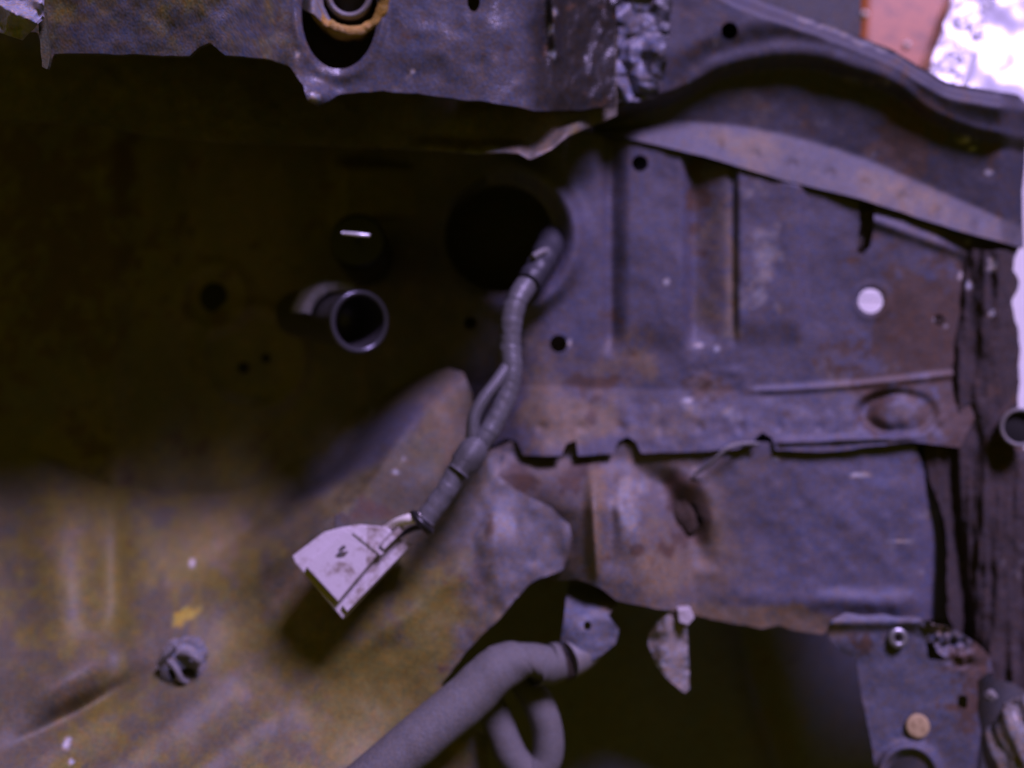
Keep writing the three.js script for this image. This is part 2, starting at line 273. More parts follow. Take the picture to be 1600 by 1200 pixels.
// upper wing rail with a curved crease and a lighter lower flange
const Cc = [[930, 178], [960, 168], [1000, 154], [1060, 136], [1130, 102], [1200, 87], [1260, 86], [1330, 104], [1400, 130], [1450, 166], [1520, 196], [1620, 216]];
const Fc = [[930, 200], [1050, 191], [1150, 197], [1250, 217], [1350, 248], [1450, 292], [1540, 332], [1620, 366]];
const topLip = (x) => lin([[1000, -140], [1120, -30], [1180, -2], [1300, 42], [1395, 80], [1440, 108], [1480, 130], [1540, 142], [1600, 150], [1640, 152]], x);
const wrZ = (x, y) => {
  const c = lin(Cc, x), f = lin(Fc, x), s = seam(x); let z;
  if (y < c) z = -0.034 - 0.010 * ss(c - 60, c, y) * ss(1000, 1100, x); else if (y < f) z = mix(-0.034 - 0.010 * ss(1000, 1100, x), -0.064, ss(c, c + 26, y) * 0.55 + 0.45 * (y - c) / (f - c)); else z = mix(-0.064, -0.0495, (y - f) / (s - f));
  z += 0.004 * ga(y - c + 6, 15) * ss(1040, 1120, x) * ss(1480, 1380, x);
  { const k = Math.round((x - 20) / 58) * 58 + 20; z -= 0.0016 * ga(Math.hypot(x - k, y - mix(f, s, 0.6)), 8) * ss(1060, 1090, x); }
  const l = y - topLip(x); z -= 0.012 * ss(24, 2, l);
  
  z -= 0.02 * ss(1560, 1610, x);
  return z + 0.004 * (fbm(x / 80, y / 80, 71, 3) - 0.5) + 0.0007 * (fbm(x / 24, y / 24, 72, 2) - 0.5);
};
const wrOut = [[930, -170], [1010, -160], [1120, -32], [1180, -4], [1300, 40], [1395, 78], [1440, 106], [1480, 128], [1540, 140], [1592, 148], [1606, 165], [1604, 230], [1598, 300], [1600, 388], [1480, 355], [1350, 312], [1230, 283], [1100, 244], [970, 214], [930, 204]];
const wingRail = sheet('wing_rail', body, { outline: torn(wrOut, 1, 73, 8), t: 0.0026, holes: [ring(1140, 48, 13.5, 14)], z: wrZ, cell: 3.4,
  color: (() => { const dark = paint({ base: [0.072, 0.067, 0.092], s: 33, th: 0.68, deep: 0.6, chipsAndGlints: [[1508, 220, 17, 9], [1520, 232, 10, 5], [1545, 270, 8, 5]], stainsAndTones: [['r', 1350, 120, 70, 22, 0.2, 1], ['r', 1130, 170, 80, 30, 0, 0.7], ['p', 1340, 118, 60, 10, 0.2, 0.9], ['d', 1420, 200, 70, 90, 0, 0.9], ['p', 1300, 50, 140, 8, 0.34, 1.4], ['p', 1430, 160, 60, 12, 0.5, 0.8], ['r', 1230, 170, 60, 30, 0, 0.6]] });
    const pale = paint({ base: [0.115, 0.105, 0.12], s: 36, th: 0.57, deep: 0.66, stainsAndTones: [['r', 1150, 225, 80, 20], ['r', 1380, 290, 100, 30, 0.3]] });
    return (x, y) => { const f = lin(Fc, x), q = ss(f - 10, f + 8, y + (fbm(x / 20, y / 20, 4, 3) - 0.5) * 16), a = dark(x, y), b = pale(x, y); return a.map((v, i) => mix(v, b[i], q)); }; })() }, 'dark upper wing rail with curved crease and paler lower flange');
part('cup_blocker', lathe([[22, 8], [22, -60], [0, -61]], V(1140, 48, -0.056), [0, 0, 1], 24), M.innerSteel, wingRail);  // closed cup added so the rail hole stays dark
// crumpled seam sealer at the joint of rail and beam
sheet('seam_sealer', wingRail, { outline: torn([[962, -40], [1052, -30], [1050, 30], [1040, 60], [1044, 100], [1022, 150], [985, 158], [964, 156]], 7, 81, 6), cell: 2.2, mat: M.satin, t: 0.003,
  z: (x, y) => wrZ(x, y) + 0.006 + 0.016 * Math.abs(fbm(x / 40, y / 44, 82, 2) - 0.5) * 2 + 0.003 * fbm(x / 16, y / 16, 83, 2), color: (x, y) => { const k = Math.abs(fbm(x / 40, y / 34, 84, 2) - 0.5); const q = ss(0.02, 0.06, k) * ss(1052, 1010, x + 30 * (fbm(x / 9, y / 9, 86, 2) - 0.5)); return [mix(0.02, 0.20, q), mix(0.02, 0.20, q), mix(0.022, 0.26, q)]; } });  // pale bluish areas imitate glints painted over a dark base

// frame rail that rises from the lower left to the rail end behind the wiring
const frZ = (x, y) => {
  const qx = x - 720, qy = y - 600, s = -(qx * 0.8 - qy * 0.6), t = qx * 0.6 + qy * 0.8;
  let z = -0.052 + Math.max(-120, s) / 900 * 0.055;
  const t0 = t - 50 * ss(60, 260, s) * ss(760, 520, s);
  if (t0 < 0) { const d = -t0; z -= 0.11 * ss(0, 70, d) * ss(640, 420, s) + d * d * 2.6e-6 ; }
  z += Math.max(t, 0) * S * 0.30 - (t > 190 ? (t - 190) * (t - 190) * 0.75e-6 : 0);
  { const e = y - 680, zl = -0.182 + (e > 0 ? e * 0.00042 * ss(-40, 130, e) : 0); z = mix(z, zl, ss(300, 600, s)); }
  z += 0.006 * ga(t - 150, 26) * ss(330, 420, s) + 0.004 * ga(t - 235, 20) * ss(80, 200, s);
  // soft folds of the lower left
  z += 0.022 * ga(x - 95, 50) * ga(y - 890, 120) - 0.014 * ga(x - 176, 30) * ga(y - 930, 150);
  const u = ((x - 110) * 0.88 - (y - 1055) * 0.47), v = ((x - 110) * 0.47 + (y - 1055) * 0.88);
  z += 0.022 * ga(u, 110) * ga(v, 32) - 0.016 * ga(u + 10, 100) * ga(v - 56, 16);
  z += 0.012 * ga(x - 290, 60) * ga(y - 985, 60);
  z += 0.010 * (fbm(x / 150, y / 150, 91, 3) - 0.5) + 0.002 * (fbm(x / 42, y / 42, 92, 3) - 0.5);
  z += 0.010 * ga(x - 770, 18) * ga(y - 850, 50) * ss(700, 760, x) + 0.006 * (fbm(x / 26, y / 40, 94, 2) - 0.5) * ss(690, 760, x);
  return z;
};
const frOut = [[-140, 560], [380, 560], [470, 620], [560, 640], [640, 596], [700, 574], [724, 582], [738, 615], [742, 660], [736, 700], [764, 706], [790, 712], [778, 742], [806, 766], [860, 792], [900, 830], [880, 890], [846, 902], [826, 914], [772, 974], [722, 1026], [690, 1070], [700, 1120], [760, 1150], [770, 1260], [-140, 1260]];
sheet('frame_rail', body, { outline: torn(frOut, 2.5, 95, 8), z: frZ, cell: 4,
  color: blendX(-800, -660, paint({ base: [0.175, 0.16, 0.165], s: 47, th: 0.6, mud: 0.8, deep: 0.68, stainsAndTones: [['p', 800, 830, 50, 70, 0.3, 1.0], ['p', 770, 730, 20, 20, 0, 0.8], ['d', 750, 900, 24, 60, 0.3, 0.9], ['d', 764, 822, 12, 8, 0.7, 1.2], ['r', 690, 640, 60, 70, -0.6, 0.9]] }), { base: [0.125, 0.107, 0.065], s: 45, th: 0.56, mud: 0.5, deep: 0.68, chipsAndGlints: [[632, 717, 5, 3], [617, 738, 6, 4], [300, 880, 5, 7], [105, 1160, 7, 14], [110, 1190, 6]],
    stainsAndTones: [['r', 690, 640, 60, 70, -0.6, 1], ['r', 720, 610, 16, 40, 0, 1.3], ['m', 380, 810, 190, 60, -0.5, 0.7], ['m', 175, 880, 36, 120, 0, 1], ['m', 620, 1060, 160, 90, -0.6, 1.0], ['y', 288, 968, 34, 14, -0.8, 1.2], ['b', 560, 700, 190, 34, -0.64, 1.4], ['b', 640, 760, 60, 60, -0.6, 0.7], ['m', 140, 1140, 80, 60, 0, 0.7], ['r', 330, 850, 130, 50, -0.6, 0.9], ['p', 800, 830, 36, 60, 0.3, 0.8], ['p', 110, 1060, 70, 22, -0.5, 0.9], ['p', 400, 940, 120, 40, -0.6, 0.4], ['p', 120, 860, 40, 60, 0, 0.4], ['p', 560, 760, 120, 40, -0.6, 0.8], ['p', 480, 770, 50, 20, 0, 0.5], ['m', 100, 1195, 20, 10, -0.6, 2], ['d', 750, 900, 30, 70, 0.3, 0.8], ['m', 690, 960, 80, 60, -0.6, 0.9], ['d', 560, 800, 60, 40, 0, 0.5], ['r', 480, 940, 90, 50, -0.6, 0.8]] }) }, 'sloping frame rail stained with rust and yellow mud, bluish shadow edge painted on');

// corroded door pillar side of the wing
const plZ = (x, y) => -0.052 + 0.016 * (fbm(x / 22, y / 170, 101, 3) - 0.5) - 0.012 * ga(x - (1498 + 14 * Math.sin(y / 140)), 11) + 0.006 * (fbm(x / 30, y / 40, 102, 3) - 0.5) - 0.02 * ss(1560, 1600, x) * ss(720, 690, y);
sheet('corroded_pillar', body, { outline: torn([[1500, 385], [1586, 392], [1582, 424], [1592, 440], [1582, 470], [1588, 520], [1594, 570], [1590, 640], [1600, 700], [1660, 720], [1660, 1110], [1600, 1080], [1560, 1062], [1500, 1020], [1484, 960], [1480, 830], [1452, 740], [1440, 690], [1470, 600], [1490, 500]], 6, 103, 7), z: plZ, cell: 3.4, mat: M.rough,
  color: paint({ base: [0.062, 0.045, 0.042], s: 104, th: 0.68, deep: 0.62, streak: 4, chipsAndGlints: [[1550, 415, 8, 12], [1514, 445, 6, 8], [1550, 490, 5, 9]], stainsAndTones: [['p', 1490, 665, 30, 6, -0.1, 1.2]] }) }, 'flaking dark rusted pillar with long vertical scales');
sheet('pillar_blocker', body, { outline: [[1395, 600], [1575, 600], [1590, 715], [1800, 730], [1800, 1300], [1372, 1300], [1372, 960]], z: () => -0.105, cell: 14, color: paint({ base: [0.12, 0.115, 0.12], s: 300 }) });  // added plate, extended out of view, blocks light behind the pillar
sheet('pillar_blocker', body, { outline: [[1400, 380], [1560, 400], [1560, 605], [1400, 605]], z: () => -0.1, cell: 14, color: paint({ base: [0.12, 0.115, 0.12], s: 300 }) });  // second added plate closing the gap beside the pillar
sheet('slot_blocker', innerWing, { outline: torn([[1325, 305], [1385, 305], [1378, 410], [1325, 412]], 2, 9), z: (x, y) => ifZ(x, y) - 0.010 + 0.006 * (fbm(x / 9, y / 9, 8, 2) - 0.5), cell: 4, color: paint({ base: [0.11, 0.085, 0.07], s: 301 }) });  // plate added behind the slot so it reads dark
sheet('rail_blocker', body, { outline: [[935, -120], [1345, -120], [1345, 60], [1240, 190], [935, 190]], z: () => -0.10, cell: 14, color: paint({ base: [0.12, 0.115, 0.12], s: 300 }) });  // added plate hides the open background behind the rail
sheet('cross_blocker', body, { outline: [[770, 690], [1440, 690], [1440, 920], [1000, 920], [830, 880]], z: () => -0.105, cell: 14, color: paint({ base: [0.12, 0.115, 0.12], s: 300 }) });  // added plate closes the view through the torn hole
settle(body);

// ---------------------------------------------------------------- overhanging beam along the top
const beam = thing('overhanging_beam', 'grey pressed steel beam with a round bushing opening, overhanging the dark recess', 'steel beam');
const bmZ = (x, y) => {
  let z = 0.055 - 0.055 * ss(760, 965, x) + 0.068 * ss(540, 330, x) - ss(470, 430, x) * Math.max(0, y + 60) * S * 0.22;
  const r = Math.hypot((x - 530) / 60, (y - 20) / 88); z += 0.003 * ga(r - 1.12, 0.14);
  z += 0.012 * ga(x - 495, 26) * ga(y - 150, 20) + 0.006 * ss(140, 170, y + (x - 700) * -0.08) * 0;
  z += 0.010 * ga(x - 868 - (y - 60) * 0.06, 9) * ss(110, 60, y);
  z += 0.006 * (fbm(x / 70, y / 70, 111, 3) - 0.5) + ss(820, 880, x) * 0.006 * (fbm(x / 16, y / 46, 112, 3) - 0.5);
  return z;
};
const bmOut = [[-140, -760], [-140, 46], [60, 50], [68, 84], [76, 104], [84, 84], [180, 84], [296, 88], [312, 74], [328, 66], [342, 78], [352, 86], [420, 92], [452, 104], [474, 132], [480, 158], [496, 166], [512, 158], [530, 146], [600, 142], [700, 152], [770, 160], [836, 172], [900, 172], [962, 166], [964, -760]];  // face extended upward and left, out of view, to block light
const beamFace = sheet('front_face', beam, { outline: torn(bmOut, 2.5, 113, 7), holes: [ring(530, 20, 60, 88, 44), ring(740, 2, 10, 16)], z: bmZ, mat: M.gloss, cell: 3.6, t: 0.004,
  color: (() => { const a = paint({ base: [0.12, 0.115, 0.13], s: 115, th: 0.62, mud: 0.5, deep: 0.68, stainsAndTones: [['p', 240, 50, 70, 40, 0, 0.9], ['p', 430, 60, 30, 60, 0, 0.8]] }), b = paint({ base: [0.12, 0.115, 0.14], s: 117, th: 0.66, deep: 0.64, chipsAndGlints: [[492, 152, 10, 9], [465, 86, 5, 7], [644, 113, 5]] , stainsAndTones: [['p', 600, 120, 60, 20, 0, 0.6]] }), c = paint({ base: [0.035, 0.03, 0.03], s: 119, th: 0.75, deep: 0.6, streak: 2.5, chipsAndGlints: [[866, 20, 6, 8], [860, 46, 5, 18], [864, 84, 6, 9]] });  // pale marks at the right end imitate wet highlights
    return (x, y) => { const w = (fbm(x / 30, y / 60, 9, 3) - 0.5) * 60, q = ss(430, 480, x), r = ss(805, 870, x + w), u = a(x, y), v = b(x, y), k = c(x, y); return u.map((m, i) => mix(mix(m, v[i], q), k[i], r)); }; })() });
// lower flange that hangs behind the face, its lip curled forward
const flOut = [[-140, 40], [964, 40], [964, 180], [930, 194], [888, 212], [864, 232], [844, 242], [828, 249], [812, 240], [790, 238], [740, 240], [690, 234], [640, 233], [560, 230], [480, 226], [360, 222], [250, 214], [160, 196], [-140, 180]];  // left end extended to shut light out of the recess
const flEdge = (x) => lin([[160, 190], [250, 214], [480, 226], [640, 233], [690, 234], [740, 240], [790, 238], [812, 240], [828, 249], [844, 242], [864, 232], [888, 212], [930, 194], [964, 180]], x);
sheet('lower_flange', beam, { outline: torn(flOut, 1.5, 121, 7), cell: 3.6, t: 0.003, z: (x, y) => -0.022 + 0.034 * ss(560, 700, x) - 0.028 * ss(850, 960, x) + 0.014 * ss(22, 2, flEdge(x) - y) * ss(620, 700, x) * ss(930, 880, x) + 0.005 * (fbm(x / 60, y / 60, 122, 3) - 0.5),
  color: paint({ base: [0.13, 0.11, 0.08], s: 124, th: 0.56, mud: 0.6, deep: 0.68, stainsAndTones: [['p', 740, 240, 120, 6, 0, 1.2], ['p', 850, 238, 40, 8, -0.5, 1.2]] }) });  // pale strips painted on the lip as if it caught light
// plate added out of view to block light above the recess
{ const pts = []; const g = new THREE.BoxGeometry(X(964, 0) - X(-140, 0), 0.004, 0.30); g.translate((X(964, 0) + X(-140, 0)) / 2, Y(-300, 0), -0.10); const c = new Float32Array(g.attributes.position.count * 3).fill(0.05); g.setAttribute('color', new THREE.BufferAttribute(c, 3)); part('top_blocker', boxUV(g), M.sheet, beam); }
part('opening_blocker', lathe([[100, 4], [98, -60], [0, -62]], V(530, 20, 0.046), [0, 0, 1], 40), M.innerSteel, beam);  // closed cup added to stop light passing through the opening
settle(beam);

// bushing in the beam's opening
const bush = thing('bushing', 'rusty round bushing of nested rings inside the beam opening', 'bushing');
{ const at = V(545, -8, 0.056), d = [0.10, -0.20, 1];
  part('outer_sleeve', rough(lathe([[56, -60], [60, -56], [62, 10], [60, 18], [54, 20], [48, 16], [46, 8], [46, -70]].map(([r, h]) => [r, h]), at, d, 72), 0.006, 9), M.ochre, bush, 'orange rusted outer sleeve');
  part('inner_ring', lathe([[33, -70], [35, 0], [33, 8], [28, 9], [25, 4], [25, -70]], at, d), M.dullSteel, bush);
  part('core', lathe([[0, -30], [22, -30], [24, -40], [46, -44], [46, -50], [0, -50]], at, d), M.innerSteel, bush);
  sheet('torn_collar', bush, { outline: torn([[466, -30], [500, -30], [506, 10], [520, 34], [508, 40], [490, 22], [472, 14]], 3, 131, 5), cell: 2.5, z: (x, y) => 0.058 + 0.016 * ga(x - 488, 14) , color: paint({ base: [0.30, 0.29, 0.30], s: 132, th: 0.62 }), t: 0.003 });
}
settle(bush);

// pale scrap at the beam's end
const scrap = thing('plastic_scrap', 'pale crumpled plastic scrap hanging beside the end of the steel beam', 'plastic scrap');
sheet('folded_sheet', scrap, { outline: torn([[-60, -60], [66, -60], [66, 24], [50, 42], [32, 62], [14, 56], [-8, 48], [-60, 40]], 4, 141, 6), cell: 2.6, t: 0.003, mat: M.gloss, z: (x, y) => 0.145 + 0.03 * (fbm(x / 30, y / 30, 142, 3) - 0.5) + 0.014 * ga(x * 0.5 - y + 8, 12), color: (x, y) => { const q = 0.5 + 0.4 * fbm(x / 26, y / 26, 143, 3); return [q * 0.62, q * 0.6, q * 0.64]; } });
sheet('torn_tail', scrap, { outline: torn([[58, 20], [70, 18], [78, 90], [74, 108], [66, 104], [62, 60]], 2, 145, 5), cell: 2.5, t: 0.003, z: (x, y) => 0.142, color: () => [0.09, 0.085, 0.04] });
settle(scrap);

// ---------------------------------------------------------------- cross member under the inner wing
const cross = thing('cross_member', 'dented grey cross member with orange rust below the notched wing panel', 'cross member');
const cmZ = (x, y) => {
  const edge = lin([[700, 985], [740, 1000], [800, 1036], [860, 1060], [910, 1076], [960, 1082]], y);
  let z = -0.049 + 0.046 * Math.sqrt(ss(edge + 6, edge - 75, x)) * ss(800, 935, x) * ss(708, 800, y);
  z += 0.009 * ga(x - 928 - (y - 800) * 0.05, 10) * ss(720, 760, y) * ss(930, 860, y) - 0.005 * ga(x - 955, 12) * ss(720, 760, y) * ss(900, 820, y);
  z -= 0.010 * ga(x - edge - 30, 24) * ss(720, 760, y) * ss(900, 850, y);
  z -= 0.010 * ss(745, 705, y) * ss(960, 800, x);
  z += 0.004 * ga(y - 728, 7) * ss(1000, 1100, x) * 0;
  z -= ss(lin([[800, 860], [900, 870], [960, 895], [1060, 915], [1300, 925], [1480, 930]], x), lin([[800, 925], [900, 930], [960, 955], [1060, 975], [1300, 1010], [1480, 1015]], x), y) * 0.004;
  z -= 0.03 * ss(1425, 1490, x);
  z += 0.003 * ga(Math.hypot((x - 1078) / 1.0, (y - 803) / 1.3) - 38, 12);
  z += 0.005 * ga(x - 1340 , 90) * ga(y - 940, 16);
  return z + 0.006 * (fbm(x / 70, y / 70, 151, 3) - 0.5) + 0.001 * (fbm(x / 22, y / 22, 152, 2) - 0.5);
};
const cmOut = [[765, 704], [800, 690], [900, 690], [1100, 690], [1300, 690], [1432, 696], [1446, 740], [1470, 800], [1482, 900], [1484, 968], [1420, 970], [1310, 966], [1300, 980], [1284, 992], [1240, 986], [1218, 976], [1190, 982], [1110, 968], [1078, 958], [1020, 950], [962, 938], [938, 918], [902, 906], [850, 908], [832, 912], [816, 880], [790, 800]];
const crossPanel = sheet('pressed_panel', cross, { outline: torn(cmOut, 2, 153, 7), t: 0.0026, holes: [torn(ring(1080, 802, 13, 20, 16, -0.5, 0.9), 4, 157, 5)], z: cmZ, cell: 3.2,
  color: blendX(1000, 1260, paint({ base: [0.165, 0.145, 0.15], s: 158, th: 0.52, deep: 0.62, mud: 0.78, stainsAndTones: [['r', 928, 800, 12, 90, 0, 1.6], ['p', 985, 800, 36, 60, 0, 1.0], ['p', 880, 840, 24, 50, 0, 0.8], ['d', 1066, 790, 34, 60, -0.3, 1.7], ['d', 800, 750, 34, 30, 0, 1.2], ['d', 1000, 860, 10, 8, 0, 1.6], ['d', 1040, 864, 9, 14, 0, 1.6], ['r', 1040, 900, 60, 40, 0, 1.2], ['r', 1180, 975, 140, 22, 0.06, 1.7], ['r', 1130, 830, 70, 70, 0, 0.9], ['d', 900, 730, 30, 16, 0, 1]] }), { base: [0.132, 0.124, 0.172], s: 155, th: 0.63, deep: 0.69, chipsAndGlints: [[1345, 742, 18, 4], [1404, 846, 18, 3], [1213, 716, 5, 4], [1030, 730, 8, 5], [1085, 733, 8, 5]],
    stainsAndTones: [['r', 928, 800, 12, 90, 0, 1.5], ['r', 1180, 975, 140, 22, 0.06, 1.7], ['r', 1030, 880, 60, 60, 0, 1.0], ['r', 1130, 830, 70, 70, 0, 0.85], ['r', 870, 770, 30, 60, 0, 0.8], ['d', 1060, 750, 46, 34, 0, 1.2], ['d', 1000, 860, 10, 8, 0, 1.6], ['d', 1040, 864, 9, 14, 0, 1.6], ['d', 858, 838, 12, 12, 0, 1.2], ['p', 980, 800, 40, 60, 0, 0.5], ['d', 800, 750, 30, 30, 0, 0.8], ['d', 1062, 830, 12, 60, -0.2, 0.9], ['r', 1200, 968, 150, 16, 0.08, 1.6], ['p', 900, 850, 30, 60, 0, 0.6], ['p', 1000, 780, 40, 60, 0, 0.7], ['r', 1240, 960, 60, 20, 0, 1.2], ['r', 960, 930, 60, 14, 0.3, 1]] }) });
{ const g = new THREE.IcosahedronGeometry(1, 4), p = g.attributes.position; for (let i = 0; i < p.count; i++) { const v = new THREE.Vector3().fromBufferAttribute(p, i), k = 1 + 0.9 * (fbm(v.x * 2.2 + 4, v.y * 2.2 + v.z, 161, 3) - 0.5); p.setXYZ(i, v.x * k * 22 * S, v.y * k * 34 * S, v.z * k * 12 * S); } const q = mergeVertices(g); q.computeVertexNormals(); const a = V(1070, 804, cmZ(1070, 804) + 0.0005); q.rotateZ(0.5); q.translate(a.x, a.y, a.z); part('seized_bolt', q, M.darkRust, crossPanel, 'rusted bolt stub inside a torn hole'); }
settle(cross);

// thin stray wire lying over the seam
const stray = thing('stray_wire', 'short thin grey wire lying slantwise over the seam above the cross member', 'wire');
part('strand', tubeGeo([[1084, 742, cmZ(1084, 742) + 0.003, 3], [1112, 722, -0.034, 3.5], [1138, 699, -0.030, 3.5], [1170, 693, ifZ(1170, 693) + 0.0025, 3.5], [1186, 694, ifZ(1170, 693) + 0.002, 3]], { seg: 30, rad: 10 }), M.dullSteel, stray);
settle(stray);

// torn flap hanging below the cross member
const flap = thing('metal_flap', 'pale pointed metal flap hanging below the cross member', 'metal flap');
sheet('flap_blade', flap, { outline: torn([[1046, 950], [1060, 968], [1074, 982], [1076, 1030], [1078, 1076], [1070, 1084], [1048, 1066], [1024, 1038], [1012, 1008], [1014, 990], [1030, 968]], 2, 171, 5), cell: 2.4, t: 0.003, z: (x, y) => -0.034 + 0.010 * ga(x - 1040, 22) + 0.006 * (fbm(x / 20, y / 20, 172, 3) - 0.5), color: paint({ base: [0.30, 0.27, 0.24], s: 173, th: 0.66, chipsAndGlints: [[1030, 1040, 10, 6]] }) });
part('highlight_piece', boxUV(plate(torn([[1056, 948], [1076, 946], [1082, 962], [1072, 974], [1058, 968]], 1.5, 175, 5), -0.030, 0.010, 2)), M.plastic, flap, 'small white piece imitating a highlight');  // white piece added in place of a bright highlight
settle(flap);

// ---------------------------------------------------------------- dark recess below
const recess = thing('lower_panel', 'blue grey steel panel deep in the dark recess below the cross member', 'steel panel');
sheet('recess_face', recess, { outline: [[640, 860], [1600, 860], [1700, 1300], [600, 1300]], cell: 9, z: (x, y) => -0.25 + 0.05 * ga(x - 960, 110)  - 0.02 * ga(x - 1160 - (y - 1000) * 0.3, 30), color: paint({ base: [0.20, 0.20, 0.26], s: 181, th: 0.66, stainsAndTones: [['r', 1200, 1100, 60, 140]] }) });
settle(recess);

// ---------------------------------------------------------------- bolted bracket at the lower right
const bracket = thing('support_bracket', 'grey flat support bracket bolted to the cross member, rusted along its torn edge', 'bracket');
const brZ = (x, y) => -0.030 + 0.006 * ss(1040, 1000, y) * ss(1400, 1320, x) + 0.008 * ga(Math.hypot(x - 1420, y - 1212) - 44, 8) - 0.02 * ss(1510, 1560, x) + 0.020 * (fbm(x / 16, y / 16, 191, 3) - 0.5) * ga(x - 1480 - (y - 1000) * 0.8, 34) * ss(1060, 1020, y) + 0.003 * (fbm(x / 40, y / 40, 192, 3) - 0.5) + 0.006 * ga(y - 972, 10);
const brPlate = sheet('plate', bracket, { outline: torn([[1292, 992], [1298, 972], [1320, 960], [1380, 962], [1440, 966], [1492, 984], [1526, 1004], [1566, 1046], [1540, 1052], [1526, 1064], [1532, 1140], [1530, 1260], [1378, 1260], [1362, 1160], [1344, 1070], [1338, 1030], [1316, 1020]], 3.5, 193, 6), holes: [torn([[1446, 1004], [1458, 1002], [1466, 1020], [1478, 1028], [1470, 1034], [1450, 1030]], 2, 195, 5), ring(1420, 1216, 34), ring(1504, 1096, 8, 12, 18, 0, 0.4)], z: brZ, cell: 3,
  color: paint({ base: [0.132, 0.13, 0.165], s: 197, th: 0.64, deep: 0.68, stainsAndTones: [['d', 1345, 1008, 26, 20, 0, 1.3], ['r', 1310, 990, 30, 20, 0, 1], ['d', 1505, 1020, 50, 40, 0.7, 1.4], ['d', 1510, 1110, 26, 60, 0, 1.0], ['r', 1480, 985, 40, 14, 0.3, 1.2], ['p', 1400, 1130, 30, 60, 0, 0.4]] }) });
part('washer', lathe([[6, -4], [15, -4], [17, 0], [15, 4], [9, 5], [6, 2], [6, -4]], V(1403, 997, brZ(1403, 997) + 0.0035), [0, 0.15, 1]), M.steel, bracket, 'bright steel washer');
part('bolt', lathe([[0, 1], [6, 1], [6, -12], [0, -12]], V(1403, 997, brZ(1403, 997) + 0.002), [0, 0.15, 1], 20), M.darkRust, bracket);
part('round_plug', lathe([[0, 3], [16, 3], [19, 1], [20, -3], [0, -3]], V(1434, 1135, brZ(1434, 1135) + 0.002), [0, 0.06, 1]), M.tan, bracket, 'tan round plug');
settle(bracket);

// knuckle at the very corner
const knuckle = thing('suspension_knuckle', 'lumpy corroded metal knuckle beside the support bracket', 'metal knuckle');
{ const lump = (cx, cy, z, rx, ry, rz, s, m, name) => { const g = new THREE.IcosahedronGeometry(1, 16), p = g.attributes.position, c = []; const col = paint({ base: [0.24, 0.23, 0.22], s: s + 3, th: 0.55, deep: 0.6 }); for (let i = 0; i < p.count; i++) { const v = new THREE.Vector3().fromBufferAttribute(p, i), k = 1 + 0.6 * (fbm(v.x * 2 + 9, v.y * 2 + v.z * 1.3, s, 4) - 0.5); p.setXYZ(i, v.x * k * rx * S, v.y * k * ry * S, v.z * k * rz * S); c.push(...col(v.x * rx * 2 + 900, v.y * ry * 2 + 700)); } g.setAttribute('color', new THREE.Float32BufferAttribute(c, 3)); const q = mergeVertices(g); q.computeVertexNormals(); const a = V(cx, cy, z); q.translate(a.x, a.y, a.z); return part(name, q, m, knuckle); };
  lump(1592, 1180, -0.035, 52, 84, 46, 201, M.gloss, 'casting'); lump(1548, 1086, -0.030, 9, 9, 9, 207, M.dullSteel, 'bolt_head'); lump(1618, 1115, -0.03, 34, 30, 30, 211, M.gloss, 'boss'); }
settle(knuckle);

// dark tube end on the pillar
const grommet = thing('tube_end', 'black round tube end with a bright metal rim on the rusted pillar', 'tube end');
{ const a = V(1594, 668, -0.036), d = [-0.18, 0.05, 1]; part('rim', lathe([[26, -30], [30, -6], [32, 0], [31, 3], [27, 3], [25, 0], [25, -30]], a, d), M.dullSteel, grommet); part('bore', lathe([[0, -6], [25.2, -6], [25.2, -14], [0, -14]], a, d), M.blackMatt, grommet); }
settle(grommet);

// ---------------------------------------------------------------- hose and pipe at the bottom
const hose = thing('coolant_hose', 'thick grey rubber hose bending onto a metal pipe stub below the cross member', 'hose');
const hz = 0.006;
part('hose_body', tubeGeo([[500, 1290, hz + 0.05, 37], [580, 1218, hz + 0.045, 37], [660, 1150, hz + 0.035, 37], [730, 1092, hz + 0.022, 37], [778, 1046, hz + 0.012, 36], [810, 1030, hz + 0.004, 35], [842, 1040, hz - 0.004, 33], [876, 1034, hz - 0.012, 31]], { seg: 120, rad: 30, bump: 0.10, s: 221 }), M.rubber, hose);
part('hose_clamp', tubeGeo([[876, 1034, hz - 0.012, 32], [880, 1033, hz - 0.0126, 31], [884, 1031, hz - 0.0132, 31]], { seg: 6, rad: 30 }), M.darkRust, hose);
part('pipe_stub', tubeGeo([[884, 1031, hz - 0.0135, 31], [896, 1026, hz - 0.018, 30], [912, 1018, hz - 0.026, 27], [926, 1010, hz - 0.036, 22]], { seg: 30, rad: 30 }), M.dullSteel, hose);
sheet('pipe_bracket', hose, { outline: torn([[888, 905], [938, 905], [964, 944], [950, 962], [966, 984], [962, 1008], [930, 1030], [896, 1042], [874, 1020], [880, 970]], 2.5, 225, 6), cell: 2.8, t: 0.004, holes: [ring(918, 978, 6, 8)], z: (x, y) => -0.010 - 0.026 * ss(970, 900, y) + 0.010 * ga(x - 905, 26) * ss(940, 1000, y) + 0.004 * (fbm(x / 24, y / 24, 226, 3) - 0.5), color: paint({ base: [0.14, 0.14, 0.17], s: 227, th: 0.66, deep: 0.64, stainsAndTones: [['p', 950, 1000, 30, 14, 0, 0.7], ['r', 950, 945, 20, 14]] }) });
settle(hose);
const loop = thing('looped_hose', 'thinner grey hose bent in a loop under the thick hose', 'hose');
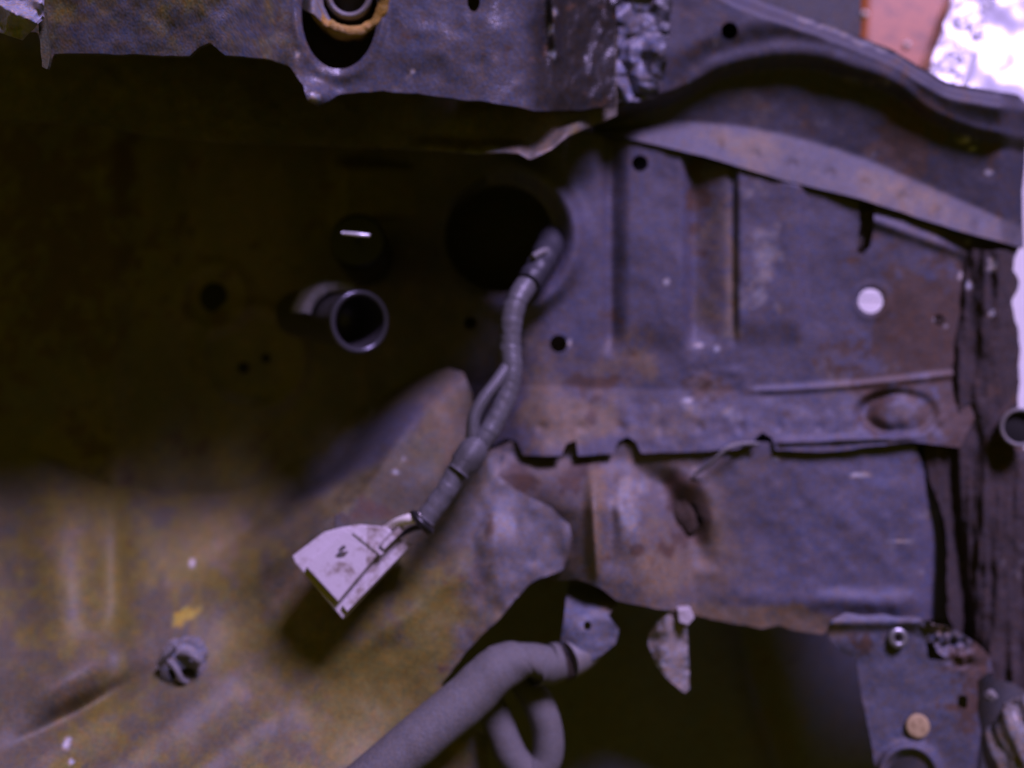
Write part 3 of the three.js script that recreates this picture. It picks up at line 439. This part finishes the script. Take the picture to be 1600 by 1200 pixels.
part('hose_loop', tubeGeo([[728, 1060, -0.022, 22], [762, 1096, -0.016, 24], [782, 1140, -0.012, 25], [800, 1182, -0.010, 25], [826, 1208, -0.010, 25], [852, 1190, -0.012, 25], [856, 1146, -0.014, 25], [838, 1094, -0.018, 25], [812, 1058, -0.026, 24], [790, 1036, -0.036, 22]], { seg: 110, rad: 26, bump: 0.06, s: 231 }), M.rubber, loop);
part('hose_tail', tubeGeo([[822, 1200, -0.018, 25], [848, 1236, -0.016, 25], [862, 1300, -0.012, 25]], { seg: 20, rad: 24 }), M.rubber, loop);
settle(loop);

// ---------------------------------------------------------------- wiring harness with its white connector
const harness = thing('wiring_harness', 'grey sleeved wiring harness leaving the round hole and ending in a white connector', 'wiring harness');
part('sleeve', tubeGeo([[838, 430, -0.020, 15], [818, 452, -0.010, 18], [802, 486, -0.002, 18], [797, 540, 0.002, 17], [799, 580, 0.006, 17], [788, 626, 0.010, 16], [764, 674, 0.016, 16], [740, 706, 0.020, 17], [722, 726, 0.022, 17], [696, 768, 0.026, 17], [664, 812, 0.030, 17]], { seg: 260, rad: 26, bump: 0.22, ridge: 0.003, freq: 30, s: 241 }), M.sleeve, harness);
part('tape_wrap', tubeGeo([[872, 350, -0.10, 24], [862, 378, -0.062, 24], [850, 402, -0.036, 22], [838, 424, -0.020, 21], [826, 442, -0.012, 20]], { seg: 60, rad: 26, ridge: 0.05, freq: 5, bump: 0.2, s: 243 }), M.tape, harness, 'black tape wrap where the wires leave the hole');
part('sleeve_collar', tubeGeo([[862, 392, -0.040, 7], [846, 394, -0.020, 6], [832, 402, -0.012, 5]], { seg: 20, rad: 12 }), M.dullSteel, harness);
part('branch_wire', tubeGeo([[796, 566, 0.006, 9], [778, 594, 0.014, 10], [755, 624, 0.020, 10], [741, 652, 0.022, 10], [738, 684, 0.022, 10], [736, 712, 0.020, 11]], { seg: 60, rad: 16, bump: 0.1, s: 247 }), M.sleeve, harness);
part('sleeve_joint', tubeGeo([[748, 690, 0.020, 17], [738, 706, 0.024, 22], [728, 722, 0.024, 22], [716, 738, 0.026, 17]], { seg: 24, rad: 24, bump: 0.25, s: 249 }), M.sleeve, harness);
part('boot', lathe([[0, 0], [20, 0], [24, 4], [24, 9], [18, 13], [0, 13]], V(664, 812, 0.031), [-0.7, -0.66, 0.1], 28), M.black, harness, 'black rubber boot');
part('bare_wire', tubeGeo([[662, 808, 0.034, 7], [644, 810, 0.034, 8], [624, 816, 0.026, 8], [604, 828, 0.010, 7]], { seg: 20, rad: 14 }), M.wire, harness, 'short bright wire between boot and connector');
part('dark_wire', tubeGeo([[660, 822, 0.026, 5], [644, 826, 0.018, 5], [628, 834, 0.010, 5], [614, 842, 0.004, 5]], { seg: 20, rad: 12 }), M.tape, harness);
{ const z0 = 0.014, conn = new THREE.Group(); conn.name = 'connector'; conn.userData.label = 'white plastic connector with a side groove and a latch'; harness.add(conn);
  const hexa = [[544, 959], [470, 876], [466, 866], [512, 830], [540, 822], [566, 818], [608, 822], [620, 828], [639, 854]];
  part('housing', plate(hexa, z0 - 0.014, 0.028, 2.5), M.plastic, conn);
  part('cover', plate([[529, 945], [478, 892], [536, 838], [562, 828], [602, 831], [614, 841]], z0 + 0.0135, 0.0075, 2), M.plastic, conn);
  part('side_rail', plate([[535, 950], [543, 960], [640, 857], [630, 848]], z0 + 0.0135, 0.0050, 1), M.plastic, conn);
  part('latch', plate([[590, 862], [596, 868], [628, 836], [620, 829]], z0 + 0.0208, 0.004, 1), M.plastic, conn);
  part('latch_slot_shade', plate([[583, 867], [588, 871], [620, 834], [616, 830]], z0 + 0.0203, 0.0014, 0.4), M.plasticDark, conn);  // dark plate on the cover imitates the shade inside a slot
  part('ridge', plate([[546, 842], [551, 838], [596, 872], [591, 877]], z0 + 0.0205, 0.0020, 0.6), M.plastic, conn);
  part('moulded_mark', plate([[524, 868], [533, 860], [537, 864], [530, 870]], z0 + 0.0203, 0.0012, 0.4), M.plasticDark, conn);
  part('moulded_mark', plate([[520, 878], [526, 871], [541, 870], [535, 878], [526, 880]], z0 + 0.0203, 0.0012, 0.4), M.plasticDark, conn);
  part('key_tab', plate(torn([[524, 834], [523, 806], [534, 800], [544, 808], [542, 830]], 1, 3, 5), z0 - 0.004, 0.010, 2), M.plasticDark, conn);
  { const c = V(552, 880, z0), e = new THREE.Euler(-0.20, 0.08, 0); conn.position.copy(c).sub(c.clone().applyEuler(e)); conn.rotation.copy(e); }
}
settle(harness);

// ---------------------------------------------------------------- clip on the frame rail
const clip = thing('spring_clip', 'small grey spring clip with dark hollow prongs on the mud stained frame rail', 'clip');
{ const z = frZ(282, 1040); part('base', sheetGeo({ outline: ring(283, 1044, 36, 42, 30, 0, 0.3), holes: [torn([[260, 1048], [300, 1042], [308, 1056], [294, 1080], [272, 1076]], 1, 4, 5)], t: 0.016, cell: 2.4, z: (x, y) => z + 0.006 + 0.006 * ss(40, 20, Math.hypot(x - 283, y - 1044)), color: paint({ base: [0.26, 0.25, 0.25], s: 252 }) }), M.sheet, clip);
  part('prong', tubeGeo([[280, 1020, z + 0.012, 6], [302, 1024, z + 0.020, 6], [310, 1034, z + 0.018, 6], [300, 1040, z + 0.010, 5]], { seg: 20, rad: 12 }), M.dullSteel, clip);
  part('prong', tubeGeo([[264, 1032, z + 0.010, 5], [276, 1046, z + 0.016, 5], [284, 1062, z + 0.014, 5], [292, 1066, z + 0.010, 5]], { seg: 20, rad: 12 }), M.dullSteel, clip);
  part('prong', tubeGeo([[250, 1040, z + 0.004, 7], [262, 1020, z + 0.012, 7], [272, 1008, z + 0.012, 7]], { seg: 16, rad: 12 }), M.dullSteel, clip); }
settle(clip);

// ---------------------------------------------------------------- glossy tube fitting on the firewall
const fit = thing('pipe_fitting', 'glossy black round pipe fitting with a pale half collar standing on the dark firewall', 'pipe fitting');
{ const a = V(562, 503, -0.030), d = [0.62, -0.12, 1], q = new THREE.Quaternion().setFromUnitVectors(new THREE.Vector3(0, 1, 0), new THREE.Vector3(...d).normalize());
  part('barrel', lathe([[42, -280], [44, -30], [49, -22], [51, -10], [51, 0], [48, 5], [44, 5], [41, 0], [40, -80], [0, -82]], a, d, 56), M.fitting, fit);
  part('lip', new THREE.TorusGeometry(47 * S, 4 * S, 12, 60).applyQuaternion(new THREE.Quaternion().setFromUnitVectors(new THREE.Vector3(0, 0, 1), new THREE.Vector3(...d).normalize())).translate(a.x, a.y, a.z + 0.002), M.darkSteel, fit);
  const shell = new THREE.LatheGeometry([[50, -150], [62, -146], [66, -130], [66, -96], [62, -90], [48, -88]].map(([r, h]) => new THREE.Vector2(r * S, h * S)), 30, Math.PI * 1.02, Math.PI * 0.62);
  shell.applyQuaternion(q); shell.translate(a.x, a.y, a.z); part('half_collar', rough(shell, 0.004, 8), M.dullSteel, fit, 'pale steel half collar round the barrel');
}
settle(fit);
const cap = thing('black_cap', 'black cap with a thin pale strip imitating a highlight above the pipe fitting', 'cap');
{ const a = V(560, 378, -0.075); part('cap_body', lathe([[0, 14], [40, 14], [46, 10], [48, -10], [48, -200], [0, -200]], a, [0.05, 0.05, 1], 40), M.black, cap);
  part('glint_strip', tubeGeo([[535, 364, 0.012, 2.4], [556, 366, 0.014, 3.0], [578, 368, 0.012, 2.4]], { seg: 14, rad: 10 }), M.glintPale, cap, 'thin pale strip imitating a highlight');  // pale strip added in place of a specular line on the cap
  part('glint_post', tubeGeo([[556, 367, 0.012, 2], [557, 372, -0.05, 3], [558, 376, -0.075, 4]], { seg: 10, rad: 10 }), M.blackMatt, cap); }
settle(cap);

// ---------------------------------------------------------------- things seen past the body's edge
const tub = thing('orange_tub', 'orange plastic tub standing behind the upper wing rail', 'tub');
{ const g = new RoundedBoxGeometry(0.115, 0.26, 0.12, 5, 0.016); const a = V(1398, 20, -0.32); g.rotateZ(-0.12); g.rotateX(-0.2); g.translate(a.x, a.y, a.z); part('tub_body', boxUV(g), M.orange, tub);
  for (const [x, y] of [[1351, 22], [1417, 70]]) part('stud', lathe([[0, 6], [5, 4], [7, 0], [7, -12], [0, -12]], V(x, y, -0.246), [0.2, 0.5, 1], 14), M.wire, tub); }
settle(tub);
const glarePatch = (x, y) => ss(0.50, 0.56, fbm((x + y * 0.35) / 17, (y - x * 0.2) / 12, 275, 2)) * ss(1556, 1540, x + y * 0.3) * ss(1462, 1480, x + y * 0.3);  // white patches painted to imitate glare on the glossy wrap
const pack = thing('wrapped_package', 'crumpled glossy white wrapped package beside the orange tub', 'package');
sheet('film', pack, { outline: torn([[1512, -80], [1640, -80], [1610, 160], [1545, 160], [1440, 140], [1470, 60]], 1, 271, 8), cell: 2.4, t: 0.03, mat: mat({ vertexColors: true, roughness: 0.3, clearcoat: 0.6, clearcoatRoughness: 0.15 }), z: (x, y) => -0.22 + (y - 60) * 0.0003 + 0.0035 * glarePatch(x, y) + 0.008 * (fbm(x / 60, y / 60, 272, 2) - 0.5), color: (x, y) => { const k = glarePatch(x, y); return [mix(0.36, 0.9, k), mix(0.36, 0.9, k), mix(0.42, 0.9, k)]; } });
settle(pack);
const board = thing('white_board', 'large bright white board standing behind the car body', 'board');
{ const g = new RoundedBoxGeometry(0.9, 1.0, 0.04, 3, 0.008); const a = V(1790, 330, -0.62); g.rotateX(-0.45); g.translate(a.x, a.y, a.z); part('face', boxUV(g), M.white, board);
  const h = new RoundedBoxGeometry(0.018, 0.5, 0.02, 3, 0.004); const b = V(1572, 40, -0.70); h.rotateX(-0.45); h.rotateZ(-0.14); h.translate(b.x, b.y, b.z); part('batten', boxUV(h), M.plastic, board); }
settle(board);
const wire = thing('thin_wire', 'thin dark wire crossing behind the round hole in the wing panel', 'wire');
part('strand', tubeGeo([[1310, 455, -0.36, 2], [1340, 464, -0.36, 2], [1365, 467, -0.36, 2], [1420, 466, -0.36, 2]], { seg: 20, rad: 8 }), M.black, wire);
settle(wire);

renderer.render(scene, camera);
